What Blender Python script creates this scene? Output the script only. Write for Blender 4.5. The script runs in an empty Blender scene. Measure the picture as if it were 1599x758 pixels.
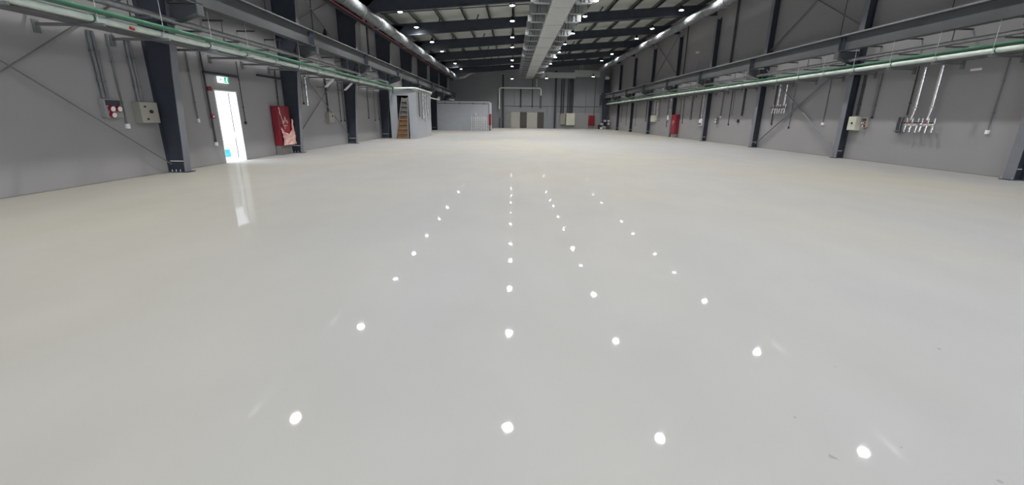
import bpy, math, random
from mathutils import Vector, Matrix
random.seed(4)
SC = bpy.context.scene
COL = SC.collection
R = math.radians

# ------------------------------------------------------------------ camera
CAM_H = 1.38
cd = bpy.data.cameras.new('camera'); cam = bpy.data.objects.new('camera', cd); COL.objects.link(cam)
PITCH, ROLL, YAW = 0.28575, 0.00998, -0.0026
cp, sp, cr, sr = math.cos(PITCH), math.sin(PITCH), math.cos(ROLL), math.sin(ROLL)
F = Vector((0, cp, -sp)); Rt = Vector((1, 0, 0)); U = Vector((0, sp, cp))
R2 = Rt*cr + U*sr; U2 = -Rt*sr + U*cr
Zr = Matrix.Rotation(YAW, 3, 'Z')
F, R2, U2 = Zr @ F, Zr @ R2, Zr @ U2
m = Matrix((R2, U2, -F)).transposed().to_4x4(); m.translation = (0, 0, CAM_H)
cam.matrix_world = m
cd.sensor_width = 36; cd.lens = 36*666.6/1599; cd.clip_end = 300; cd.clip_start = .05
SC.camera = cam

# ------------------------------------------------------------------ world, exposure
SC.view_settings.view_transform = 'Standard'; SC.view_settings.look = 'None'
SC.view_settings.gamma = 1; SC.view_settings.use_curve_mapping = False
SC.view_settings.exposure = 0.0
w = bpy.data.worlds.new('sky'); SC.world = w; w.use_nodes = True
WN = w.node_tree.nodes; bg = WN['Background']
bg.inputs[0].default_value = (.80, .88, 1.0, 1); bg.inputs[1].default_value = 8.5
sd = bpy.data.lights.new('sun', 'SUN'); sd.energy = 5; sd.angle = R(.6)
sun = bpy.data.objects.new('sun', sd); COL.objects.link(sun)
sun.rotation_euler = Vector((.12, .72, -.70)).to_track_quat('-Z', 'Y').to_euler()
LAMP_W = 124.0

# ------------------------------------------------------------------ materials
def mat(name, col, rough=.6, metal=0., var=.06, vscale=3., bump=0., bscale=20., emit=0, spec=None, coat=0):
    m_ = bpy.data.materials.new(name); m_.use_nodes = True
    N, L = m_.node_tree.nodes, m_.node_tree.links
    b = N['Principled BSDF']
    b.inputs['Roughness'].default_value = rough; b.inputs['Metallic'].default_value = metal
    if spec is not None: b.inputs['Specular IOR Level'].default_value = spec
    if coat: b.inputs['Coat Weight'].default_value = coat
    tc = N.new('ShaderNodeTexCoord'); nz = N.new('ShaderNodeTexNoise')
    nz.inputs['Scale'].default_value = vscale; nz.inputs['Detail'].default_value = 4
    L.new(tc.outputs['Object'], nz.inputs['Vector'])
    rp = N.new('ShaderNodeValToRGB')
    rp.color_ramp.elements[0].position = .3; rp.color_ramp.elements[1].position = .7
    rp.color_ramp.elements[0].color = tuple(c*(1-var) for c in col)+(1,)
    rp.color_ramp.elements[1].color = tuple(min(1, c*(1+var)) for c in col)+(1,)
    L.new(nz.outputs['Fac'], rp.inputs[0]); L.new(rp.outputs[0], b.inputs['Base Color'])
    if emit:
        b.inputs['Emission Color'].default_value = tuple(col)+(1,); b.inputs['Emission Strength'].default_value = emit
    if bump:
        n2 = N.new('ShaderNodeTexNoise'); n2.inputs['Scale'].default_value = bscale
        L.new(tc.outputs['Object'], n2.inputs['Vector'])
        bp = N.new('ShaderNodeBump'); bp.inputs['Strength'].default_value = bump; bp.inputs['Distance'].default_value = .02
        L.new(n2.outputs['Fac'], bp.inputs['Height']); L.new(bp.outputs[0], b.inputs['Normal'])
    return m_

M = dict(
    wall=mat('wall_panel_paint', (.275, .268, .273), .55, var=.03, vscale=.6),
    backwall=mat('back_wall_paint', (.215, .222, .235), .6, var=.04, vscale=.5),
    steel=mat('dark_steel_paint', (.040, .045, .058), .55, var=.10, vscale=2, spec=.25),
    greysteel=mat('grey_steel_paint', (.085, .089, .093), .5, var=.12, vscale=1.2, spec=.4),
    flange=mat('lit_flange_brace_paint', (.17, .175, .20), .45, var=.06),  # column steel lightened for the lit inner flanges; also colours bracing rods
    roof=mat('roof_sheet', (.42, .44, .40), .6, var=.08, vscale=.8),
    galv=mat('galvanised_steel', (.42, .43, .44), .38, .6, var=.15, vscale=6),
    duct=mat('duct_sheet', (.40, .415, .405), .5, .15, var=.04, vscale=2),
    foil=mat('foil_wrap', (.19, .20, .21), .5, .6, var=.15, vscale=5, bump=.9, bscale=9),
    silver=mat('silver_pipe', (.80, .80, .80), .22, .95, var=.1, vscale=14, bump=.35, bscale=40),
    conduit=mat('conduit_grey', (.17, .175, .18), .5, .3, var=.1),
    dconduit=mat('dark_conduit', (.035, .037, .042), .5, var=.1),
    green=mat('green_pipe_paint', (.035, .135, .08), .45, var=.15, vscale=5),
    palegreen=mat('pale_pipe_cover', (.60, .68, .62), .45, var=.12, vscale=4),
    white=mat('white_plastic', (.75, .75, .74), .45, var=.03),
    cream=mat('cream_box_paint', (.56, .56, .46), .5, var=.05),
    olive=mat('greenish_box_paint', (.26, .26, .22), .5, var=.05),
    red=mat('red_paint', (.22, .010, .022), .4, var=.08),
    redpipe=mat('red_pipe_paint', (.30, .03, .035), .4, var=.1),
    black=mat('black_plastic', (.015, .015, .017), .4, var=.05),
    plastic=mat('crumpled_film', (.62, .38, .34), .35, var=.15, vscale=9, bump=1., bscale=18),
    brown=mat('brown_tread', (.30, .17, .09), .6, var=.2, vscale=8),
    greytread=mat('grey_tread', (.20, .19, .17), .6, var=.15, vscale=6),
    beige=mat('beige_door_paint', (.36, .35, .31), .5, var=.04),
    dark_opening=mat('doorway_shade_brown', (.06, .052, .045), .5, var=.1),
    outside=mat('concrete_outside', (.72, .72, .70), .8, var=.05),
    blue=mat('blue_plastic', (.02, .32, .80), .5, var=.05),
    signg=mat('exit_sign_green', (.0, .30, .16), .5, var=.02, emit=1.2),
    signw=mat('exit_sign_white', (.85, .95, .92), .5, var=.01, emit=1.3),
    dull=mat('dull_box_paint', (.33, .32, .28), .5, var=.04),
    pink=mat('faded_pictogram', (.55, .38, .38), .5, var=.05),
    added_wall=mat('added_wall_render', (.55, .55, .55), .8, var=.06),
    plate=mat('frame_plate', (.23, .24, .24), .5, .2, var=.08),
    booth=mat('booth_panel_paint', (.43, .45, .485), .5, var=.03),
    plinth=mat('plinth_paint', (.22, .21, .20), .6, var=.08),
)

SCUFFS = [(1.38, 1.49, .055), (1.38, 1.74, .02), (2.71, 2.40, .03), (1.9, 2.19, .025), (.6, 2.92, .02), (1.73, 1.55, .03), (1.96, 1.37, .03)]
def floor_mat():
    m_ = bpy.data.materials.new('glossy_epoxy_floor'); m_.use_nodes = True
    N, L = m_.node_tree.nodes, m_.node_tree.links; b = N['Principled BSDF']
    tc = N.new('ShaderNodeTexCoord')
    n1 = N.new('ShaderNodeTexNoise'); n1.inputs['Scale'].default_value = .12; n1.inputs['Detail'].default_value = 3
    n2 = N.new('ShaderNodeTexNoise'); n2.inputs['Scale'].default_value = 1.3; n2.inputs['Detail'].default_value = 6
    mp = N.new('ShaderNodeMapping'); mp.inputs['Scale'].default_value = (1, .6, 1)
    L.new(tc.outputs['Object'], mp.inputs[0])
    L.new(mp.outputs[0], n1.inputs['Vector']); L.new(mp.outputs[0], n2.inputs['Vector'])
    r1 = N.new('ShaderNodeValToRGB'); r1.color_ramp.elements[0].position = .38; r1.color_ramp.elements[1].position = .62
    r1.color_ramp.elements[0].color = (.298, .296, .299, 1); r1.color_ramp.elements[1].color = (.322, .309, .274, 1)
    L.new(n1.outputs['Fac'], r1.inputs[0])
    r2 = N.new('ShaderNodeValToRGB'); r2.color_ramp.elements[0].position = .35; r2.color_ramp.elements[1].position = .65
    r2.color_ramp.elements[0].color = (.955, .955, .955, 1); r2.color_ramp.elements[1].color = (1, 1, 1, 1)
    L.new(n2.outputs['Fac'], r2.inputs[0])
    mx = N.new('ShaderNodeMix'); mx.data_type = 'RGBA'; mx.blend_type = 'MULTIPLY'; mx.inputs[0].default_value = 1
    L.new(r1.outputs[0], mx.inputs[6]); L.new(r2.outputs[0], mx.inputs[7])
    # small grey scuffs, scattered mostly on the right-hand side
    v = N.new('ShaderNodeTexNoise'); v.inputs['Scale'].default_value = 5; v.inputs['Detail'].default_value = 8
    v.inputs['Roughness'].default_value = .7; L.new(tc.outputs['Object'], v.inputs['Vector'])
    r3 = N.new('ShaderNodeValToRGB'); r3.color_ramp.elements[0].position = .715; r3.color_ramp.elements[1].position = .75
    r3.color_ramp.elements[0].color = (0, 0, 0, 1); r3.color_ramp.elements[1].color = (.45, .45, .45, 1)
    L.new(v.outputs['Fac'], r3.inputs[0])
    m2 = N.new('ShaderNodeMix'); m2.data_type = 'RGBA'; L.new(r3.outputs[0], m2.inputs[0])
    L.new(mx.outputs[2], m2.inputs[6]); m2.inputs[7].default_value = (.40, .38, .36, 1)
    last = m2.outputs[2]
    n5 = N.new('ShaderNodeTexNoise'); n5.inputs['Scale'].default_value = 34; n5.inputs['Detail'].default_value = 5
    L.new(tc.outputs['Object'], n5.inputs['Vector'])
    for px, py, pr in SCUFFS:
        ds = N.new('ShaderNodeVectorMath'); ds.operation = 'DISTANCE'; ds.inputs[1].default_value = (px, py, 0)
        L.new(tc.outputs['Object'], ds.inputs[0])
        r_ = N.new('ShaderNodeMapRange'); r_.inputs['From Min'].default_value = 0; r_.inputs['From Max'].default_value = pr
        r_.inputs['To Min'].default_value = .67; r_.inputs['To Max'].default_value = .0
        L.new(ds.outputs['Value'], r_.inputs['Value'])
        lt = N.new('ShaderNodeMath'); lt.operation = 'LESS_THAN'; L.new(n5.outputs['Fac'], lt.inputs[0]); L.new(r_.outputs[0], lt.inputs[1])
        fc = N.new('ShaderNodeMath'); fc.operation = 'MULTIPLY'; fc.inputs[1].default_value = .5; L.new(lt.outputs[0], fc.inputs[0])
        mm = N.new('ShaderNodeMix'); mm.data_type = 'RGBA'; L.new(fc.outputs[0], mm.inputs[0]); L.new(last, mm.inputs[6])
        mm.inputs[7].default_value = (.16, .15, .14, 1); last = mm.outputs[2]
    L.new(last, b.inputs['Base Color'])
    b.inputs['Roughness'].default_value = .6; b.inputs['Specular IOR Level'].default_value = 0
    gl = N.new('ShaderNodeBsdfGlossy'); gl.inputs['Roughness'].default_value = .03
    fr = N.new('ShaderNodeFresnel'); fr.inputs['IOR'].default_value = 1.25
    mn = N.new('ShaderNodeMath'); mn.operation = 'MINIMUM'; mn.inputs[1].default_value = .045
    ms = N.new('ShaderNodeMixShader'); out = N['Material Output']
    L.new(fr.outputs[0], mn.inputs[0]); L.new(mn.outputs[0], ms.inputs[0])
    L.new(b.outputs[0], ms.inputs[1]); L.new(gl.outputs[0], ms.inputs[2]); L.new(ms.outputs[0], out.inputs[0])
    n4 = N.new('ShaderNodeTexNoise'); n4.inputs['Scale'].default_value = 2.2; n4.inputs['Detail'].default_value = 2
    L.new(tc.outputs['Object'], n4.inputs['Vector'])
    bp = N.new('ShaderNodeBump'); bp.inputs['Strength'].default_value = .02; bp.inputs['Distance'].default_value = .05
    L.new(n4.outputs['Fac'], bp.inputs['Height']); L.new(bp.outputs[0], gl.inputs['Normal'])
    return m_
M['floor'] = floor_mat()

# ------------------------------------------------------------------ mesh helpers
class MB:
    def __init__(s): s.v, s.f = [], []
    def add(s, vs, fs):
        o = len(s.v); s.v += [tuple(v) for v in vs]; s.f += [tuple(i+o for i in f) for f in fs]; return s
    def box(s, x0, x1, y0, y1, z0, z1):
        x0, x1 = sorted((x0, x1)); y0, y1 = sorted((y0, y1)); z0, z1 = sorted((z0, z1))
        vs = [(x, y, z) for z in (z0, z1) for y in (y0, y1) for x in (x0, x1)]
        return s.add(vs, [(0, 2, 3, 1), (4, 5, 7, 6), (0, 1, 5, 4), (2, 6, 7, 3), (0, 4, 6, 2), (1, 3, 7, 5)])
    def prism(s, poly, axis, a, b):
        # poly: 2-D points in the plane normal to axis ('x': (y,z), 'y': (x,z), 'z': (x,y))
        n = len(poly)
        def P(p, t): return {'x': (t, p[0], p[1]), 'y': (p[0], t, p[1]), 'z': (p[0], p[1], t)}[axis]
        vs = [P(p, a) for p in poly]+[P(p, b) for p in poly]
        fs = [tuple(range(n))[::-1], tuple(range(n, 2*n))]+[(i, (i+1) % n, n+(i+1) % n, n+i) for i in range(n)]
        return s.add(vs, fs)
    def tube(s, pts, r, n=10, caps=True):
        pts = [Vector(p) for p in pts]; rs = r if isinstance(r, (list, tuple)) else [r]*len(pts)
        rings = []
        up = None
        for i, p in enumerate(pts):
            d = (pts[min(i+1, len(pts)-1)]-pts[max(i-1, 0)]).normalized()
            if up is None:
                up = Vector((0, 0, 1)) if abs(d.z) < .9 else Vector((1, 0, 0))
            a = d.cross(up).normalized(); b = a.cross(d).normalized(); up = b
            rings.append([p+a*rs[i]*math.cos(2*math.pi*k/n)+b*rs[i]*math.sin(2*math.pi*k/n) for k in range(n)])
        vs = [q for r_ in rings for q in r_]; fs = []
        for i in range(len(pts)-1):
            for k in range(n):
                fs.append((i*n+k, i*n+(k+1) % n, (i+1)*n+(k+1) % n, (i+1)*n+k))
        if caps: fs += [tuple(range(n))[::-1], tuple(range((len(pts)-1)*n, len(pts)*n))]
        return s.add(vs, fs)
    def bar(s, p, q, wx, wy):
        # rectangular bar from p to q
        p, q = Vector(p), Vector(q); d = (q-p).normalized()
        up = Vector((0, 0, 1)) if abs(d.z) < .9 else Vector((0, 1, 0))
        a = d.cross(up).normalized()*wx/2; b = a.cross(d).normalized()*wy/2
        vs = [p-a-b, p+a-b, p+a+b, p-a+b, q-a-b, q+a-b, q+a+b, q-a+b]
        return s.add(vs, [(3, 2, 1, 0), (4, 5, 6, 7), (0, 1, 5, 4), (1, 2, 6, 5), (2, 3, 7, 6), (3, 0, 4, 7)])
    def lathe(s, c, prof, n=20):
        rings = [[(c[0]+r*math.cos(2*math.pi*k/n), c[1]+r*math.sin(2*math.pi*k/n), c[2]+z) for k in range(n)] for r, z in prof]
        vs = [q for r_ in rings for q in r_]; fs = []
        for i in range(len(prof)-1):
            for k in range(n): fs.append((i*n+k, i*n+(k+1) % n, (i+1)*n+(k+1) % n, (i+1)*n+k))
        fs += [tuple(range(n))[::-1], tuple(range((len(prof)-1)*n, len(prof)*n))]
        return s.add(vs, fs)
    def build(s, name, m_, parent=None, smooth=False, bevel=0, origin=None):
        me = bpy.data.meshes.new(name)
        o = Vector(origin) if origin is not None else Vector((0, 0, 0))
        if parent is not None and origin is None: o = Vector(parent.get('_o', (0, 0, 0)))
        me.from_pydata([tuple(Vector(v)-o) for v in s.v], [], s.f); me.validate(); me.update()
        me.materials.append(M[m_] if isinstance(m_, str) else m_)
        ob = bpy.data.objects.new(name, me); COL.objects.link(ob)
        if parent is not None:
            ob.parent = parent
            if origin is not None: ob.location = o-Vector(parent.get('_o', (0, 0, 0)))
            ob['_o'] = tuple(o) if origin is not None else tuple(parent.get('_o', (0, 0, 0)))
        else:
            ob.location = o; ob['_o'] = tuple(o)
        bm_ = None
        import bmesh
        bm_ = bmesh.new(); bm_.from_mesh(me); bmesh.ops.recalc_face_normals(bm_, faces=bm_.faces)
        bm_.to_mesh(me); bm_.free()
        if smooth:
            for p in me.polygons: p.use_smooth = True
            try: me.set_sharp_from_angle(angle=R(40))
            except Exception: pass
        if bevel:
            bv = ob.modifiers.new('bevel', 'BEVEL'); bv.width = bevel; bv.segments = 2; bv.limit_method = 'ANGLE'
        return ob

def tag(o, label, cat, group=None):
    o['label'] = label; o['category'] = cat
    if group: o['group'] = group
    return o
def thing(name, label, cat, loc, group=None):
    o = bpy.data.objects.new(name, None); COL.objects.link(o); o.location = loc; o['_o'] = tuple(loc)
    o.empty_display_size = .2
    return tag(o, label, cat, group)
def struct(name, mb, m_, parent=None, **k):
    o = mb.build(name, m_, parent, **k)
    if parent is None: o['kind'] = 'structure'
    return o
ORD = ['first', 'second', 'third', 'fourth', 'fifth', 'sixth', 'seventh', 'eighth', 'ninth', 'tenth', 'eleventh', 'twelfth',
       'thirteenth', 'fourteenth', 'fifteenth', 'sixteenth', 'seventeenth', 'eighteenth', 'nineteenth', 'twentieth']

XL, XR, YB, YF = -8.42, 12.64, 58.75, -7.5
FR = [10.65+6*k for k in range(8)]          # frames on the bay grid
SL = .077
def rz(x): return 6.67+SL*(x-.75)           # underside of the rafters
def rtop(x): return 7.24+.067*(x-.75)       # top of the rafters
def roofz(x): return rtop(x)+.22

# ------------------------------------------------------------------ room shell
struct('floor', MB().box(XL-.25, XR+.25, YF, YB+.25, -.2, 0), 'floor')
DY0, DY1, DZ = 12.74, 13.76, 2.05
b = MB(); b.box(XL-.2, XL, YF, DY0, 0, 7.1); b.box(XL-.2, XL, DY1, YB+.2, 0, 7.1); b.box(XL-.2, XL, DY0, DY1, DZ, 7.1)
struct('wall_left', b, 'wall')
struct('wall_right', MB().box(XR, XR+.2, YF, YB+.2, 0, 8.4), 'wall')
b = MB(); b.prism([(XL-.2, 0), (XR+.2, 0), (XR+.2, 8.4), (XL-.2, 7.1)], 'y', YB, YB+.2)
struct('wall_back', b, 'backwall')
# front end wall behind the photographer with an open gate added for floor daylight
b = MB(); b.box(XL, -2.5, YF-.2, YF, 0, 7.1); b.box(6.8, XR, YF-.2, YF, 0, 8.2); b.box(-2.5, 6.8, YF-.2, YF, 4.2, 7.6)
struct('wall_front', b, 'wall')
b = MB(); x0, x1 = XL-.3, XR+.3
b.prism([(x0, roofz(x0)), (x1, roofz(x1)), (x1, roofz(x1)+.12), (x0, roofz(x0)+.12)], 'y', YF-.2, YB+.3)
ceil = struct('ceiling', b, 'roof')
x = -7.15
while x < 12.4:
    z = roofz(x)
    p = MB(); p.box(x-.035, x+.035, YF, YB, z-.2, z-.002); p.box(x-.035, x+.10, YF, YB, z-.2, z-.185)
    p.build('purlin', 'greysteel', ceil)
    x += 1.43
for s, X in (('left', XL), ('right', XR)):
    d = 1 if s == 'left' else -1
    b = MB()
    if s == 'left': b.box(X, X+.012, YF, DY0-.03, 0, .025); b.box(X, X+.012, DY1+.03, YB, 0, .025)
    else: b.box(X-.012, X, YF, YB, 0, .025)
    struct('baseboard_'+s, b, 'plinth')
# horizontal lower wall rail on the back wall
struct('trim_1', MB().box(-1.3, XR, YB-.05, YB, 2.74, 2.82), 'greysteel')

# ------------------------------------------------------------------ open exit door, left wall
b = MB(); b.box(XL-.21, XL+.015, DY0, DY0+.03, 0, DZ); b.box(XL-.21, XL+.015, DY1-.03, DY1, 0, DZ); b.box(XL-.21, XL+.015, DY0+.03, DY1-.03, DZ-.03, DZ)
door = struct('door_1', b, 'white')
a = R(50); hx, hy = XL-.2, DY1
ex, ey = hx-math.cos(a)*.98, hy+math.sin(a)*.98
leaf = MB().bar((hx, hy+.03, DZ/2), (ex, ey, DZ/2), .045, DZ-.03).build('door_leaf', 'white', door)
MB().box(XL-.225, XL-.21, DY1-.06, DY1-.03, .06, .70).build('door_seal', 'conduit', door)
MB().box(XL-.225, XL-.21, DY1-.06, DY1-.03, .84, DZ-.04).build('door_seal', 'conduit', door)
h = MB(); h.tube([(ex+.08, ey-.12, 1.02), (ex+.05, ey-.17, 1.02), (ex+.13, ey-.24, 1.02)], .012, 8); h.build('door_handle', 'black', leaf)
tag(MB().box(-30, XL-.25, -10, 40, -.25, -.03).build('yard_pavement', 'outside'), 'bright pavement seen outside through the open exit door', 'pavement')
o = MB(); o.lathe((-10.05, 15.05, -.03), [(.26, 0), (.28, .02), (.30, .12), (.27, .14), (.27, .22), (.31, .25)], 20)
tag(o.build('blue_tub', 'blue', smooth=True, origin=(-10.05, 15.05, -.03)), 'blue plastic tub standing outside beyond the open exit door', 'tub')

# ------------------------------------------------------------------ exit sign above the door
tag(MB().box(-14.4, -14.2, 4, 34, -.03, 3.3).build('added_yard_wall', 'added_wall', origin=(-14.3, 20, 0)), 'grey wall added outside the open exit door to dim its floor reflection', 'wall')  # added wall, darkens the lower part of the door's floor reflection
# ---- exit sign
t = thing('exit_sign', 'small green and white running man exit sign above the open door', 'sign', (XL, 13.2, 2.26))
MB().box(XL, XL+.05, 12.98, 13.42, 2.25, 2.42).build('sign_housing', 'signw', t)
g = MB(); X = XL+.052
g.box(X, X+.004, 13.22, 13.41, 2.26, 2.41); g.build('sign_panel', 'signg', t)
g = MB(); X = XL+.058     # the running man in white on green, an arrow left of it
g.lathe((X, 13.335, 2.385), [(.001, -.016), (.013, -.01), (.013, .01), (.001, .016)], 8)
for p, q in (((13.325, 2.37), (13.315, 2.32)), ((13.315, 2.32), (13.345, 2.295)), ((13.345, 2.295), (13.335, 2.27)), ((13.315, 2.32), (13.29, 2.30)), ((13.29, 2.30), (13.265, 2.305)),
             ((13.325, 2.365), (13.355, 2.35)), ((13.325, 2.365), (13.295, 2.355)), ((13.295, 2.355), (13.285, 2.335))):
    g.bar((X, p[0], p[1]), (X, q[0], q[1]), .012, .012)
g.build('running_man', 'signw', t)
g = MB(); g.bar((X-.004, 13.17, 2.335), (X-.004, 13.03, 2.335), .014, .014); g.bar((X-.004, 13.03, 2.335), (X-.004, 13.07, 2.37), .014, .014); g.bar((X-.004, 13.03, 2.335), (X-.004, 13.07, 2.30), .014, .014)
g.build('arrow', 'signg', t)
o = MB().box(XL, XL+.10, 12.40, 13.85, 2.45, 2.51)
tag(o.build('door_canopy_rail', 'steel', origin=(XL, 13.1, 2.45)), 'dark horizontal rail on the left wall above the exit sign', 'rail')

# ------------------------------------------------------------------ columns, rafters
def column_left(k, y):
    t = thing('steel_column', '', 'column', (XL+.2, y, 0), 'steel columns along the left wall')
    prof = [(XL+.012, 0), (-8.03, 0), (-7.98, .6), (-7.86, 2.3), (-7.63, 4.3), (-7.56, 5.6), (-7.3, 6.10), (-6.6, rtop(-6.6)-.1), (XL+.012, rtop(XL)-.02)]
    MB().prism(prof, 'y', y-.008, y+.008).build('web', 'steel', t)
    fl = MB(); c = prof[1:6]
    for (xa, za), (xb, zb) in zip(c, c[1:]):
        fl.add([(xa, y-.1, za), (xa, y+.1, za), (xb, y+.1, zb), (xb, y-.1, zb), (xa+.018, y-.1, za), (xa+.018, y+.1, za), (xb+.018, y+.1, zb), (xb+.018, y-.1, zb)],
               [(0, 1, 2, 3), (4, 7, 6, 5), (0, 4, 5, 1), (1, 5, 6, 2), (2, 6, 7, 3), (3, 7, 4, 0)])
    fl.build('inner_flange', 'flange', t)
    MB().box(XL+.002, XL+.016, y-.1, y+.1, 0, 6.6).build('outer_flange', 'steel', t)
    pl = MB(); pl.box(XL+.01, -7.93, y-.14, y+.14, 0, .02); pl.build('base_plate', 'steel', t)
    for dx in (.1, .2, .3):
        MB().tube([(XL+dx, y-.11, .02), (XL+dx, y-.11, .07)], .012, 6).build('anchor_bolt', 'galv', t)
    MB().box(XL+.02, -8.02, y-.012, y-.009, .255, .275).build('tape_band', 'white', t)
    br = MB(); br.prism([(-7.72, 3.32), (-7.02, 3.55), (-7.02, 3.74), (-7.70, 3.74)], 'y', y-.008, y+.008)
    br.box(-7.72, -7.0, y-.1, y+.1, 3.735, 3.755); br.box(-7.03, -7.0, y-.1, y+.1, 3.5, 3.75)
    br.bar((-7.76, y, 3.31), (-7.0, y, 3.54), .2, .015)
    br.build('crane_bracket', 'greysteel', t)
    t['label'] = 'dark tapered steel column on the left wall, %s from the camera' % ORD[k]
def column_right(k, y):
    t = thing('steel_column', '', 'column', (XR-.14, y, 0), 'steel columns along the right wall')
    xi = 12.36
    prof = [(XR-.012, 0), (xi, 0), (xi, 6.9), (xi-.2, 7.42), (9.4, rz(9.4)), (9.4, rz(9.4)+.1), (XR-.012, rtop(XR)-.03)]
    MB().prism([(XR-.012, 0), (xi+.01, 0), (xi+.01, 7.2), (XR-.012, 7.2)], 'y', y-.008, y+.008).build('web', 'steel', t)
    MB().box(xi-.008, xi+.010, y-.12, y+.12, 0, 7.3).build('inner_flange', 'flange', t)
    MB().box(XR-.016, XR-.002, y-.1, y+.1, 0, 7.3).build('outer_flange', 'steel', t)
    MB().box(xi-.08, XR-.01, y-.14, y+.14, 0, .02).build('base_plate', 'steel', t)
    for dy in (-.12, .12):
        MB().tube([(xi-.04, y+dy, .02), (xi-.04, y+dy, .07)], .012, 6).build('anchor_bolt', 'galv', t)
    MB().box(xi+.012, XR-.02, y-.012, y-.009, .255, .275).build('tape_band', 'white', t)
    br = MB(); br.prism([(12.36, 3.32), (11.66, 3.55), (11.66, 3.74), (12.36, 3.74)], 'y', y-.008, y+.008)
    br.box(12.36, 11.64, y-.1, y+.1, 3.735, 3.755); br.box(11.64, 11.67, y-.1, y+.1, 3.5, 3.75); br.bar((12.36, y, 3.31), (11.66, y, 3.54), .2, .015)
    br.build('crane_bracket', 'greysteel', t)
    t['label'] = 'dark straight steel column on the right wall, %s from the camera' % ORD[k]
for k, y in enumerate(FR):
    column_left(k, y); column_right(k, y)
    t = thing('roof_rafter', 'dark sloping steel roof rafter, %s from the camera' % ORD[k], 'rafter', (2, y, rz(2)), 'rafters under the roof')
    MB().prism([(-7.56, 5.75), (-6.5, rz(-6.5)), (9.4, rz(9.4)), (12.34, 7.40), (12.34, rtop(12.34)), (-7.56, rtop(-7.56))], 'y', y-.008, y+.008).build('web', 'steel', t)
    c = [(-7.50, 5.76), (-6.5, rz(-6.5)), (9.4, rz(9.4)), (12.34, 7.40)]
    fl = MB()
    for (xa, za), (xb, zb) in zip(c, c[1:]): fl.bar((xa, y, za), (xb, y, zb), .2, .018)
    fl.build('bottom_flange', 'steel', t)
    MB().bar((XL+.3, y, rtop(XL+.3)), (12.6, y, rtop(12.6)), .2, .018).build('top_flange', 'steel', t)
    for x in (-4.5, -2.2, 5.2, 7.1): MB().bar((x, y-.01, rtop(x)-.02), (x+.14, y-.4, rtop(x)+.18), .06, .05).build('purlin_cleat', 'steel', t)
# a horizontal tie line between the purlins in each bay
for k in range(0, 7):
    y = FR[k]+3.0
    tag(MB().bar((-7.2, y, roofz(-7.2)-.23), (12.2, y, roofz(12.2)-.23), .03, .05).build('roof_tie', 'greysteel', origin=(2, y, roofz(2)-.23)),
        'thin steel tie crossing under the roof, midway behind the %s rafter from the camera' % ORD[k], 'tie', 'thin ties under the roof')

# ------------------------------------------------------------------ crane runway beams
def runway(X, side, nside):
    t = thing('crane_beam', 'long grey steel crane runway beam carried on the %s columns' % side, 'beam', (X, 22, 3.76), 'crane runway beams')
    y0, y1 = 4.0, YB-1.2
    MB().box(X-.008, X+.008, y0, y1, 3.77, 4.25).build('web', 'greysteel', t)
    MB().box(X-.13, X+.13, y0, y1, 4.24, 4.265).build('top_flange', 'greysteel', t)
    MB().box(X-.13, X+.13, y0, y1, 3.757, 3.775).build('bottom_flange', 'greysteel', t)
    MB().box(X-.03, X+.03, y0, y1, 4.265, 4.32).build('rail', 'galv', t)
    for y in FR:
        s = MB(); s.box(X-.12, X+.12, y-.09, y-.075, 3.775, 4.24); s.box(X-.12, X+.12, y+.075, y+.09, 3.775, 4.24); s.build('stiffener', 'steel', t)
        MB().bar((X-nside*.1, y, 4.2), (X-nside*.32, y, 4.2), .10, .012).build('tie_plate', 'steel', t)
runway(-7.25, 'left', 1); runway(11.85, 'right', -1)

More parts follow.
